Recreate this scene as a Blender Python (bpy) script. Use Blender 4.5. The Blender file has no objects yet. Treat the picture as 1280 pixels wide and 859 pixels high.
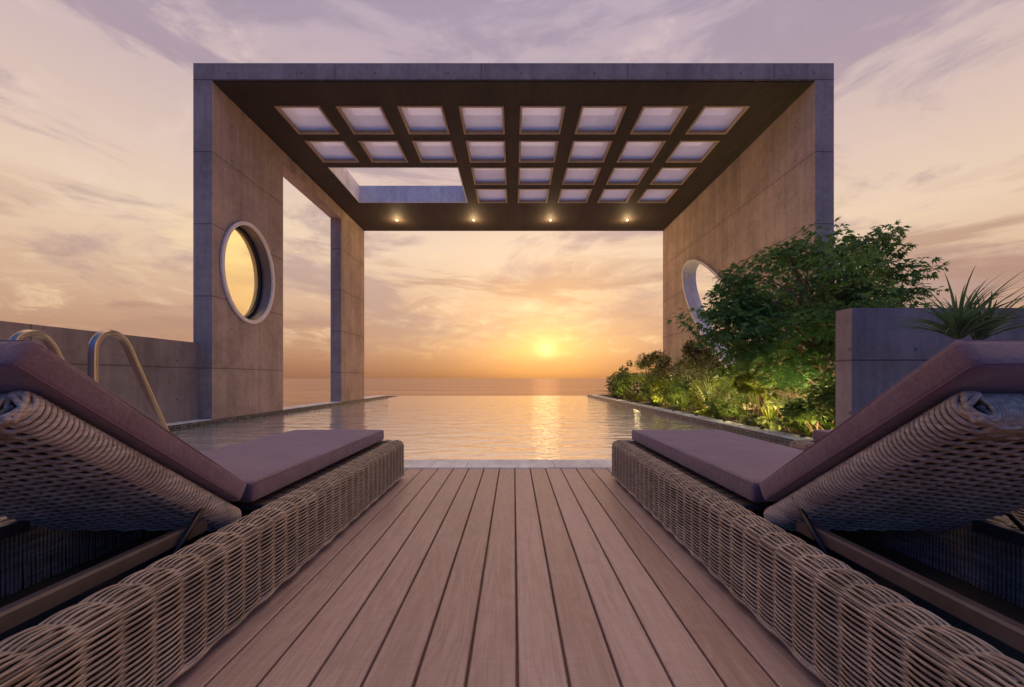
import bpy, math, random
import numpy as np
from mathutils import Vector, Matrix

random.seed(7)
RNG = np.random.default_rng(7)
PI = math.pi
SC = bpy.context.scene
COL = SC.collection
SCALE = 0.82          # everything is laid out in units of a 0.8 m eye height, then scaled to real size

# ------------------------------------------------------------------ helpers
def lin(r, g, b):
    f = lambda v: (v/255/12.92) if v/255 <= .04045 else ((v/255+.055)/1.055)**2.4
    return (f(r), f(g), f(b), 1)

class NT:
    def __init__(s, nt): s.nt = nt; s.n = nt.nodes; s.l = nt.links
    def node(s, t, **kw):
        n = s.n.new(t)
        for k, v in kw.items(): setattr(n, k, v)
        return n
    def put(s, sock, v):
        if isinstance(v, bpy.types.NodeSocket): s.l.new(v, sock)
        elif v is not None: sock.default_value = v
    def math(s, op, a, b=None, c=None, clamp=False):
        n = s.node('ShaderNodeMath', operation=op); n.use_clamp = clamp
        s.put(n.inputs[0], a); s.put(n.inputs[1], b); s.put(n.inputs[2], c)
        return n.outputs[0]
    def vmath(s, op, a, b=None):
        n = s.node('ShaderNodeVectorMath', operation=op)
        s.put(n.inputs[0], a); s.put(n.inputs[1], b)
        return n.outputs['Value'] if op in ('DOT_PRODUCT', 'LENGTH') else n.outputs[0]
    def mix(s, f, a, b, blend='MIX'):
        n = s.node('ShaderNodeMix', data_type='RGBA', blend_type=blend)
        s.put(n.inputs[0], f); s.put(n.inputs[6], a); s.put(n.inputs[7], b)
        return n.outputs[2]
    def ramp(s, f, stops, interp='LINEAR'):
        n = s.node('ShaderNodeValToRGB'); r = n.color_ramp; r.interpolation = interp
        while len(r.elements) < len(stops): r.elements.new(.5)
        for e, (p, c) in zip(r.elements, stops):
            e.position = p; e.color = c if len(c) == 4 else (*c, 1)
        s.put(n.inputs[0], f); return n.outputs[0]
    def noise(s, vec, scale, detail=4, rough=.55, dist=0.0):
        n = s.node('ShaderNodeTexNoise'); s.put(n.inputs['Vector'], vec)
        n.inputs['Scale'].default_value = scale; n.inputs['Detail'].default_value = detail
        n.inputs['Roughness'].default_value = rough; n.inputs['Distortion'].default_value = dist
        return n.outputs[0]
    def mapping(s, vec, loc=(0,0,0), rot=(0,0,0), scale=(1,1,1)):
        n = s.node('ShaderNodeMapping'); s.put(n.inputs[0], vec)
        n.inputs[1].default_value = loc; n.inputs[2].default_value = rot; n.inputs[3].default_value = scale
        return n.outputs[0]
    def sep(s, vec):
        n = s.node('ShaderNodeSeparateXYZ'); s.put(n.inputs[0], vec); return n.outputs
    def comb(s, x, y, z):
        n = s.node('ShaderNodeCombineXYZ')
        for i, v in enumerate((x, y, z)): s.put(n.inputs[i], v)
        return n.outputs[0]
    def smooth(s, v, a, b):
        n = s.node('ShaderNodeMapRange', interpolation_type='SMOOTHSTEP')
        s.put(n.inputs[0], v); n.inputs[1].default_value = a; n.inputs[2].default_value = b
        return n.outputs[0]
    def bump(s, h, strength=.3, dist=.01, normal=None):
        n = s.node('ShaderNodeBump'); s.put(n.inputs['Height'], h)
        n.inputs['Strength'].default_value = strength; n.inputs['Distance'].default_value = dist
        s.put(n.inputs['Normal'], normal); return n.outputs[0]

def material(name):
    m = bpy.data.materials.new(name); m.use_nodes = True
    t = NT(m.node_tree); b = t.n['Principled BSDF']
    return m, t, b
def objco(t):
    return t.node('ShaderNodeTexCoord').outputs['Object']
def G(v): return (v, v, v, 1)

class MB:
    """collects shapes, builds ONE mesh object"""
    def __init__(s): s.v = []; s.f = []; s.sm = []
    def add(s, vs, fs, smooth=False):
        o = len(s.v); s.v.extend(vs)
        s.f.extend([tuple(i+o for i in f) for f in fs]); s.sm.extend([smooth]*len(fs))
    def box(s, x0, x1, y0, y1, z0, z1):
        s.add([(x0,y0,z0),(x1,y0,z0),(x1,y1,z0),(x0,y1,z0),(x0,y0,z1),(x1,y0,z1),(x1,y1,z1),(x0,y1,z1)],
              [(3,2,1,0),(4,5,6,7),(0,1,5,4),(1,2,6,5),(2,3,7,6),(3,0,4,7)])
    def cbox(s, x0, x1, y0, y1, z0, z1, c):
        """box with chamfered top edges"""
        s.add([(x0,y0,z0),(x1,y0,z0),(x1,y1,z0),(x0,y1,z0),
               (x0,y0,z1-c),(x1,y0,z1-c),(x1,y1,z1-c),(x0,y1,z1-c),
               (x0+c,y0+c,z1),(x1-c,y0+c,z1),(x1-c,y1-c,z1),(x0+c,y1-c,z1)],
              [(3,2,1,0),(0,1,5,4),(1,2,6,5),(2,3,7,6),(3,0,4,7),(4,5,9,8),(5,6,10,9),(6,7,11,10),(7,4,8,11),(8,9,10,11)])
    def tube(s, pts, r, sides=6, closed=False, caps=True, radii=None, up=None):
        P = np.asarray(pts, float); n = len(P)
        if closed: T = np.roll(P, -1, 0)-np.roll(P, 1, 0)
        else: T = np.gradient(P, axis=0)
        T /= np.maximum(np.linalg.norm(T, axis=1, keepdims=True), 1e-9)
        if up is not None: U = np.broadcast_to(np.asarray(up, float), P.shape).copy()
        else:
            ref = np.array([0,0,1.]) if abs(T[0][2]) < .9 else np.array([1.,0,0])
            U = np.zeros_like(P); u = ref
            for i in range(n):
                u = u-T[i]*np.dot(u, T[i]); u /= max(np.linalg.norm(u), 1e-9); U[i] = u
        U = U-T*np.sum(U*T, 1, keepdims=True); U /= np.maximum(np.linalg.norm(U, axis=1, keepdims=True), 1e-9)
        V = np.cross(T, U)
        R = np.full(n, r) if radii is None else np.asarray(radii, float)
        a = np.arange(sides)*2*PI/sides
        ring = P[:, None, :]+R[:, None, None]*(np.cos(a)[None, :, None]*U[:, None, :]+np.sin(a)[None, :, None]*V[:, None, :])
        vs = [tuple(x) for x in ring.reshape(-1, 3).tolist()]
        fs = []
        m = n if closed else n-1
        for i in range(m):
            j = (i+1) % n
            for k in range(sides):
                l = (k+1) % sides
                fs.append((i*sides+k, i*sides+l, j*sides+l, j*sides+k))
        if caps and not closed:
            fs.append(tuple(range(sides-1, -1, -1))); fs.append(tuple((n-1)*sides+k for k in range(sides)))
        s.add(vs, fs, True)
    def lathe(s, prof, seg=24, c=(0,0,0), smooth=True):
        vs = []; fs = []
        for (r, z) in prof:
            for k in range(seg):
                a = 2*PI*k/seg; vs.append((c[0]+r*math.cos(a), c[1]+r*math.sin(a), c[2]+z))
        for i in range(len(prof)-1):
            for k in range(seg):
                l = (k+1) % seg; fs.append((i*seg+k, i*seg+l, (i+1)*seg+l, (i+1)*seg+k))
        s.add(vs, fs, smooth)
    def build(s, name, mat, parent=None, loc=None):
        me = bpy.data.meshes.new(name); me.from_pydata(s.v, [], s.f); me.materials.append(mat)
        me.polygons.foreach_set('use_smooth', s.sm); me.update()
        o = bpy.data.objects.new(name, me); COL.objects.link(o)
        if parent is not None: o.parent = parent
        if loc is not None: o.location = loc
        return o

def tag(o, label=None, cat=None, group=None, kind=None):
    if label: o['label'] = label
    if cat: o['category'] = cat
    if group: o['group'] = group
    if kind: o['kind'] = kind
    return o
def empty(name, loc, label, cat, group=None):
    o = bpy.data.objects.new(name, None); COL.objects.link(o); o.location = loc
    o.empty_display_size = .2
    return tag(o, label, cat, group)
def copy_tree(o, parent=None):
    c = o.copy(); COL.objects.link(c)
    if parent is not None: c.parent = parent
    for ch in list(o.children): copy_tree(ch, c)
    return c

def rounded_box(hx, hy, hz, r, n=(14, 20, 4), bulge=0.0, lump=0.0, seed=0):
    """soft box with rounded edges; top and bottom bulge like upholstery"""
    rng = random.Random(seed); vs = []; fs = []; idx = {}
    nx, ny, nz = n
    def spread(i, m, h, r):
        # more samples near the ends
        t = i/m*2-1
        return h*math.copysign(1-(1-abs(t))**1.6, t)
    ph = [rng.uniform(0, 6) for _ in range(6)]
    def vert(i, j, k):
        if (i, j, k) in idx: return idx[(i, j, k)]
        p = Vector((spread(i, nx, hx, r), spread(j, ny, hy, r), spread(k, nz, hz, r)))
        q = Vector((max(-hx+r, min(hx-r, p.x)), max(-hy+r, min(hy-r, p.y)), max(-hz+r, min(hz-r, p.z))))
        d = p-q
        if d.length > 1e-9: p = q+d.normalized()*r
        ux, uy = p.x/hx, p.y/hy
        w = (1-abs(ux)**3)*(1-abs(uy)**4)
        l = lump*(math.sin(p.x*9+ph[0]+math.sin(p.y*5+ph[1]))*math.sin(p.y*7+ph[2])+.6*math.sin(p.y*17+p.x*6+ph[3]))
        p.z += (p.z/hz)*(bulge*w)+(l*w if p.z > 0 else 0)
        s_ = lump*.6*math.sin(p.y*8+ph[4]); p.x += s_*(ux**3)
        idx[(i, j, k)] = len(vs); vs.append(tuple(p)); return idx[(i, j, k)]
    for i in range(nx):
        for j in range(ny):
            fs.append((vert(i,j,nz), vert(i+1,j,nz), vert(i+1,j+1,nz), vert(i,j+1,nz)))
            fs.append((vert(i,j+1,0), vert(i+1,j+1,0), vert(i+1,j,0), vert(i,j,0)))
    for i in range(nx):
        for k in range(nz):
            fs.append((vert(i,0,k), vert(i+1,0,k), vert(i+1,0,k+1), vert(i,0,k+1)))
            fs.append((vert(i,ny,k+1), vert(i+1,ny,k+1), vert(i+1,ny,k), vert(i,ny,k)))
    for j in range(ny):
        for k in range(nz):
            fs.append((vert(0,j,k+1), vert(0,j+1,k+1), vert(0,j+1,k), vert(0,j,k)))
            fs.append((vert(nx,j,k), vert(nx,j+1,k), vert(nx,j+1,k+1), vert(nx,j,k+1)))
    return vs, fs

# ------------------------------------------------------------------ materials
M = {}
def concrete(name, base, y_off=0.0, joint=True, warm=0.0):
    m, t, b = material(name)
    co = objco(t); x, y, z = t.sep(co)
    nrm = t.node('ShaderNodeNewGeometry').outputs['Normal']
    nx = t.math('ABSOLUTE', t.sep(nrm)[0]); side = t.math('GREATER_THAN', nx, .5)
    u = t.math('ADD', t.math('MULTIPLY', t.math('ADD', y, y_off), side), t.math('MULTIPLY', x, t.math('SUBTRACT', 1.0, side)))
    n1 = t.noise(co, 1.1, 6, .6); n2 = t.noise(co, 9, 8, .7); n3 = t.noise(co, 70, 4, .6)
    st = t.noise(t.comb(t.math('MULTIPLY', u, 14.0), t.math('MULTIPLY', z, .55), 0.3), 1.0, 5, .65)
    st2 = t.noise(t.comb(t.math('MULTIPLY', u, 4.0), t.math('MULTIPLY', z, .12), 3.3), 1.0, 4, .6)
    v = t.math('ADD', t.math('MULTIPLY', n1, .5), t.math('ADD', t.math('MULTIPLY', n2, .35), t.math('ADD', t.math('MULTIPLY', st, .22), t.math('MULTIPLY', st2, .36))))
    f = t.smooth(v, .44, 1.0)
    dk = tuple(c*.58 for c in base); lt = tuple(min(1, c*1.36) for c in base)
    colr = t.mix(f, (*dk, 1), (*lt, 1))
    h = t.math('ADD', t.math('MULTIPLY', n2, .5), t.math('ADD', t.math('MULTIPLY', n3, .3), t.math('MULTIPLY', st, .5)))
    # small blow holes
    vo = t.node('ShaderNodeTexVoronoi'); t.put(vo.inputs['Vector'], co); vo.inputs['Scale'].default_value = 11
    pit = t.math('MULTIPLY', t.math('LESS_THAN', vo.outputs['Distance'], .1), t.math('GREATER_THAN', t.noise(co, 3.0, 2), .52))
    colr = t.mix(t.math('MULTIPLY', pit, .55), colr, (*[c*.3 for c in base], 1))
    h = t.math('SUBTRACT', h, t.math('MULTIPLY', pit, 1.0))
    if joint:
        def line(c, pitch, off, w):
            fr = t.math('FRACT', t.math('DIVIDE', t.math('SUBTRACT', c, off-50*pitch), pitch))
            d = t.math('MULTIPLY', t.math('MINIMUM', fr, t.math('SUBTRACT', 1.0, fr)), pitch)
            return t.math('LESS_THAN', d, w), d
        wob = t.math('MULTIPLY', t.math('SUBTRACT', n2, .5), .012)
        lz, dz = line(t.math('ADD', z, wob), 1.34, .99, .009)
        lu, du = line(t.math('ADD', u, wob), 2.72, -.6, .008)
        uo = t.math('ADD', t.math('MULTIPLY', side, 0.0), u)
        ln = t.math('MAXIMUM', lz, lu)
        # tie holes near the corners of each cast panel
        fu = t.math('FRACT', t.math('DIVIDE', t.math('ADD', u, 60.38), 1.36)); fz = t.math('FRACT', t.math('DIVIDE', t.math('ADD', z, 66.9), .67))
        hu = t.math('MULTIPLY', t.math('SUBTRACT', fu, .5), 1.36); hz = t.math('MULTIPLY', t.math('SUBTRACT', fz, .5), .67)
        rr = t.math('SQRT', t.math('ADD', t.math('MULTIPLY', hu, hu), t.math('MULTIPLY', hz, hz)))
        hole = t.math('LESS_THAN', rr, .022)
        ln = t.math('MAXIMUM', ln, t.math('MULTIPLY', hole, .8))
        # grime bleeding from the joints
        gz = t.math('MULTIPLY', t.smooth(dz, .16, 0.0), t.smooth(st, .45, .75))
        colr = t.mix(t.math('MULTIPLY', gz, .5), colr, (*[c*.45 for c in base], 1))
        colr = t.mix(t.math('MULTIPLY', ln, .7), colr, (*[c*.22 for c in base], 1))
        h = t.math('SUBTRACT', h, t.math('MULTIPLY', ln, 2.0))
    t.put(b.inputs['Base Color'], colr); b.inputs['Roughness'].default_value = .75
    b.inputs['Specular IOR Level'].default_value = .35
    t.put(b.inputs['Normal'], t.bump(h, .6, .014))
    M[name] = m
concrete('concrete', (.45, .33, .258), y_off=11.2+.35)
concrete('garden_concrete', (.25, .205, .19))
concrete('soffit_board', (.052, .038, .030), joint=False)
concrete('pale_plaster', (.74, .69, .68), joint=False)
concrete('white_paint', (.86, .82, .84), joint=False)
concrete('pale_coping', (.82, .76, .67), joint=False)

def simple(name, colr, rough=.5, metal=0.0, var=.25, scale=20, bump=.15, bdist=.003, spec=.5):
    m, t, b = material(name); co = objco(t)
    n = t.noise(co, scale, 6, .6); n2 = t.noise(co, scale*.12, 4, .6)
    f = t.math('ADD', t.math('MULTIPLY', n, .5), t.math('MULTIPLY', n2, .5))
    c0 = tuple(c*(1-var) for c in colr); c1 = tuple(min(1, c*(1+var)) for c in colr)
    t.put(b.inputs['Base Color'], t.mix(t.smooth(f, .3, .7), (*c0, 1), (*c1, 1)))
    t.put(b.inputs['Roughness'], t.math('ADD', t.math('MULTIPLY', n, .25), rough-.12))
    b.inputs['Metallic'].default_value = metal; b.inputs['Specular IOR Level'].default_value = spec
    t.put(b.inputs['Normal'], t.bump(n, bump, bdist)); M[name] = m
    return m
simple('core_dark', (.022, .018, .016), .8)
simple('frame_brown', (.10, .075, .065), .42, var=.2, scale=30)
simple('metal_dark', (.03, .028, .03), .4, .6)
simple('deck_underside', (.20, .12, .10), .9)
simple('foot_wood', (.30, .15, .06), .5)
simple('bronze', (.33, .28, .25), .33, 1.0, var=.06, scale=6, bump=.0)
simple('window_rim', (.86, .76, .66), .55, var=.1, scale=12)
simple('window_lining', (.17, .14, .15), .35, var=.2, scale=9)
simple('skylight_lining', (.40, .29, .20), .6, var=.15, scale=10)
simple('bark', (.20, .12, .08), .85, var=.45, scale=18, bump=.6, bdist=.01)
simple('stem_green', (.12, .12, .04), .7, var=.3)
simple('soil', (.05, .035, .022), .95, var=.5, scale=14, bump=.9, bdist=.03)
simple('pot', (.12, .11, .12), .6, var=.2, scale=10)
simple('lamp_metal', (.09, .08, .07), .35, .7)
simple('terrace_stone', (.28, .25, .22), .8, var=.2, scale=5)
simple('shell', (.22, .25, .26), .5, var=.2, scale=5)

# wicker strands
m, t, b = material('wicker'); co = objco(t)
n = t.noise(co, 7, 5, .65); n2 = t.noise(t.mapping(co, scale=(60, 8, 140)), 1.0, 4, .6); n3 = t.noise(co, 160, 3, .6)
f = t.math('ADD', t.math('MULTIPLY', n, .45), t.math('MULTIPLY', n2, .55))
t.put(b.inputs['Base Color'], t.ramp(f, [(.3, (.12, .092, .070)), (.5, (.32, .258, .205)), (.7, (.58, .485, .40))]))
b.inputs['Roughness'].default_value = .5; b.inputs['Specular IOR Level'].default_value = .4
t.put(b.inputs['Normal'], t.bump(n3, .25, .001)); M['wicker'] = m

# cushion fabric
m, t, b = material('cushion_fabric'); co = objco(t)
n = t.noise(co, 5, 5, .6); n2 = t.noise(co, 240, 3, .6)
wx = t.node('ShaderNodeTexWave', wave_type='BANDS', bands_direction='X'); t.put(wx.inputs[0], co); wx.inputs['Scale'].default_value = 130; wx.inputs['Distortion'].default_value = .6
wy = t.node('ShaderNodeTexWave', wave_type='BANDS', bands_direction='Y'); t.put(wy.inputs[0], co); wy.inputs['Scale'].default_value = 130; wy.inputs['Distortion'].default_value = .6
wv = t.math('ADD', wx.outputs['Fac'], wy.outputs['Fac'])
f = t.math('ADD', t.math('MULTIPLY', n, .45), t.math('MULTIPLY', t.noise(co, 110, 4, .7), .55))
t.put(b.inputs['Base Color'], t.mix(t.smooth(f, .30, .70), (.118, .070, .088, 1), (.195, .127, .156, 1)))
b.inputs['Roughness'].default_value = .85; b.inputs['Sheen Weight'].default_value = .35; b.inputs['Sheen Roughness'].default_value = .45
b.inputs['Specular IOR Level'].default_value = .2
t.put(b.inputs['Normal'], t.bump(t.math('ADD', wv, t.math('MULTIPLY', n2, 1.5)), .3, .0015, t.bump(t.noise(t.mapping(co, scale=(1, 1.6, 1)), 7, 5, .55, .8), .3, .02)))
M['cushion_fabric'] = m
simple('piping', (.14, .085, .11), .8, var=.15, scale=80)

# deck boards
PITCH, GAP0 = .136, .0104
m, t, b = material('deck_wood'); co = objco(t); x, y, z = t.sep(co)
bid = t.math('FLOOR', t.math('DIVIDE', t.math('SUBTRACT', x, GAP0), PITCH))
wn = t.node('ShaderNodeTexWhiteNoise', noise_dimensions='1D'); t.put(wn.inputs['W'], bid)
rv = wn.outputs['Value']
gx = t.math('ADD', t.math('MULTIPLY', x, 26.0), t.math('MULTIPLY', rv, 40.0))
gv = t.comb(gx, t.math('ADD', t.math('MULTIPLY', y, 1.3), t.math('MULTIPLY', rv, 90.0)), rv)
g1 = t.noise(gv, 1.0, 6, .6, 1.3)
g2 = t.noise(t.comb(t.math('MULTIPLY', x, 220.0), t.math('MULTIPLY', y, 6.0), rv), 1.0, 3, .6)
rings = t.math('FRACT', t.math('MULTIPLY', t.noise(t.comb(t.math('ADD', t.math('MULTIPLY', x, 7.0), t.math('MULTIPLY', rv, 30.0)), t.math('ADD', t.math('MULTIPLY', y, 1.1), t.math('MULTIPLY', rv, 17.0)), rv), 1.0, 2, .5, .4), 13.0))
rg = t.smooth(t.math('ABSOLUTE', t.math('SUBTRACT', rings, .5)), .0, .5)
big = t.noise(co, 1.3, 3, .5)
saw = t.noise(t.comb(t.math('ADD', t.math('MULTIPLY', x, 16.0), t.math('MULTIPLY', rv, 50.0)), t.math('MULTIPLY', y, 75.0), rv), 1.0, 5, .65, 1.2)
scf = t.smooth(t.noise(co, 3.2, 6, .7), .56, .7)
f = t.math('ADD', t.math('MULTIPLY', g1, .38), t.math('ADD', t.math('MULTIPLY', g2, .34), t.math('ADD', t.math('MULTIPLY', rg, .07), t.math('ADD', t.math('MULTIPLY', rv, .20), t.math('MULTIPLY', big, .2)))))
t.put(b.inputs['Base Color'], t.ramp(f, [(.3, (.25, .155, .125)), (.5, (.365, .25, .205)), (.7, (.48, .35, .30))]))
t.put(b.inputs['Base Color'], t.mix(t.math('MULTIPLY', scf, .25), t.mix(t.math('MULTIPLY', t.smooth(saw, .35, .65), .16), b.inputs['Base Color'].links[0].from_socket, (.22, .15, .125, 1)), (.20, .15, .13, 1)))
t.put(b.inputs['Roughness'], t.math('ADD', .26, t.math('MULTIPLY', f, .32)))
b.inputs['Specular IOR Level'].default_value = .45
t.put(b.inputs['Normal'], t.bump(t.math('ADD', t.math('MULTIPLY', g1, .6), t.math('ADD', t.math('ADD', t.math('MULTIPLY', saw, 1.1), t.math('MULTIPLY', g2, .8)), t.math('MULTIPLY', rg, .25))), .4, .003))
M['deck_wood'] = m

# pool mosaic
m, t, b = material('mosaic'); co = objco(t); x, y, z = t.sep(co)
def cell(c, p): return t.math('FLOOR', t.math('DIVIDE', c, p)), t.math('FRACT', t.math('DIVIDE', c, p))
iy, fy = cell(y, .11); iz, fz = cell(z, .055)
wn = t.node('ShaderNodeTexWhiteNoise', noise_dimensions='3D'); t.put(wn.inputs['Vector'], t.comb(0.0, iy, iz))
gr = t.math('MAXIMUM', t.math('LESS_THAN', fy, .07), t.math('LESS_THAN', fz, .1))
t.put(b.inputs['Base Color'], t.mix(gr, t.ramp(wn.outputs['Value'], [(0, (.006, .012, .03)), (.5, (.012, .03, .045)), (.8, (.02, .05, .06)), (1, (.10, .12, .13))]), (.16, .16, .15, 1)))
b.inputs['Roughness'].default_value = .15; M['mosaic'] = m

# pool water: rippled mirror over a dim basin
m, t, b = material('pool_water'); co = objco(t)
w1 = t.noise(t.mapping(co, scale=(1.0, 2.6, 1)), 1.25, 2, .5, .5)
w2 = t.noise(t.mapping(co, rot=(0, 0, .25), scale=(1.3, 4.2, 1)), 2.2, 3, .55, .4)
w3 = t.noise(t.mapping(co, rot=(0, 0, -.35), scale=(1.0, 2.2, 1)), 7.0, 2, .5)
h = t.math('ADD', w1, t.math('ADD', t.math('MULTIPLY', w2, .40), t.math('MULTIPLY', w3, .05)))
b.inputs['Base Color'].default_value = (.86, .77, .66, 1); b.inputs['Metallic'].default_value = .55
b.inputs['Roughness'].default_value = .03; b.inputs['IOR'].default_value = 1.6
t.put(b.inputs['Normal'], t.bump(h, .42, .06)); M['pool_water'] = m

# open sea
m, t, b = material('sea_water'); co = objco(t)
w = t.math('ADD', t.noise(t.mapping(co, scale=(.02, .06, 1)), 1.0, 5, .6), t.math('MULTIPLY', t.noise(t.mapping(co, scale=(.002, .012, 1)), 1.0, 3, .6), 2.0))
t.n.remove(b); gl_ = t.node('ShaderNodeBsdfGlossy'); gl_.inputs['Roughness'].default_value = .27
t.put(gl_.inputs['Color'], t.mix(t.smooth(w, 1.2, 1.9), (.56, .42, .33, 1), (.66, .49, .38, 1)))
t.put(gl_.inputs['Normal'], t.bump(w, .4, .8)); t.l.new(gl_.outputs[0], t.n['Material Output'].inputs[0]); M['sea_water'] = m

# skylight panes: frosted glass that lets the sky through
def pane_mat(name, tint, trans, amount, gloss_tint, gl):
    m, t, b = material(name); t.n.remove(b)
    out = t.n['Material Output']; co = objco(t)
    tl = t.node('ShaderNodeBsdfTranslucent'); tl.inputs[0].default_value = (*tint, 1)
    tr = t.node('ShaderNodeBsdfTransparent'); tr.inputs[0].default_value = (*trans, 1)
    gls = t.node('ShaderNodeBsdfGlossy'); gls.inputs[0].default_value = (*gloss_tint, 1); gls.inputs['Roughness'].default_value = .06
    mx = t.node('ShaderNodeMixShader'); t.put(mx.inputs[0], t.math('ADD', amount-.15, t.math('MULTIPLY', t.noise(co, 1.2, 5), .3)))
    t.l.new(tl.outputs[0], mx.inputs[1]); t.l.new(tr.outputs[0], mx.inputs[2])
    m2 = t.node('ShaderNodeMixShader'); m2.inputs[0].default_value = gl
    t.l.new(mx.outputs[0], m2.inputs[1]); t.l.new(gls.outputs[0], m2.inputs[2])
    t.l.new(m2.outputs[0], out.inputs[0]); M[name] = m
pane_mat('frosted_glass', (.88, .85, .92), (.90, .89, .98), .52, (.8, .8, .9), .08)
m, t, b = material('amber_glass'); t.n.remove(b); co = objco(t)
tr = t.node('ShaderNodeBsdfTransparent'); tr.inputs[0].default_value = (1, .97, .60, 1)
tl = t.node('ShaderNodeBsdfTranslucent'); t.put(tl.inputs[0], t.mix(t.noise(co, 1.5, 4), (.46, .36, .10, 1), (.58, .46, .14, 1)))
ad_ = t.node('ShaderNodeAddShader'); t.l.new(tr.outputs[0], ad_.inputs[0]); t.l.new(tl.outputs[0], ad_.inputs[1])
t.l.new(ad_.outputs[0], t.n['Material Output'].inputs[0]); M['amber_glass'] = m

# lamp lens
m, t, b = material('lit_lens')
b.inputs['Emission Color'].default_value = (1, .74, .36, 1); b.inputs['Emission Strength'].default_value = 9
M['lit_lens'] = m
m, t, b = material('dim_lens')
b.inputs['Emission Color'].default_value = (1, .76, .36, 1); b.inputs['Emission Strength'].default_value = 2.5
M['dim_lens'] = m

# foliage
def leaf_mat(name, dark, mid, light, trans=.35, rough=.5, scale=5.0):
    m, t, b = material(name); co = objco(t)
    n = t.noise(co, scale, 3, .6); n2 = t.noise(co, scale*9, 2, .5)
    f = t.math('ADD', t.math('MULTIPLY', n, .5), t.math('MULTIPLY', n2, .5))
    c = t.ramp(f, [(.3, dark), (.5, mid), (.72, light)])
    t.put(b.inputs['Base Color'], c); b.inputs['Roughness'].default_value = rough
    b.inputs['Specular IOR Level'].default_value = .35
    tl = t.node('ShaderNodeBsdfTranslucent'); t.put(tl.inputs[0], t.mix(.5, c, (.5, .6, .1, 1), 'MULTIPLY'))
    t.put(tl.inputs[0], c)
    mx = t.node('ShaderNodeMixShader'); mx.inputs[0].default_value = trans
    t.l.new(b.outputs[0], mx.inputs[1]); t.l.new(tl.outputs[0], mx.inputs[2])
    t.l.new(mx.outputs[0], t.n['Material Output'].inputs[0]); M[name] = m
leaf_mat('leaf_maple', (.05, .125, .028), (.11, .235, .058), (.20, .33, .10))
leaf_mat('leaf_bright', (.08, .11, .016), (.17, .20, .03), (.30, .31, .055))
leaf_mat('leaf_mid', (.045, .08, .016), (.09, .14, .028), (.16, .21, .05))
leaf_mat('leaf_olive', (.045, .055, .018), (.09, .10, .03), (.15, .15, .05))
leaf_mat('leaf_pale', (.10, .13, .05), (.20, .24, .09), (.34, .36, .16))
leaf_mat('leaf_yucca', (.04, .09, .04), (.08, .16, .075), (.15, .25, .13), scale=12)

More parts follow.
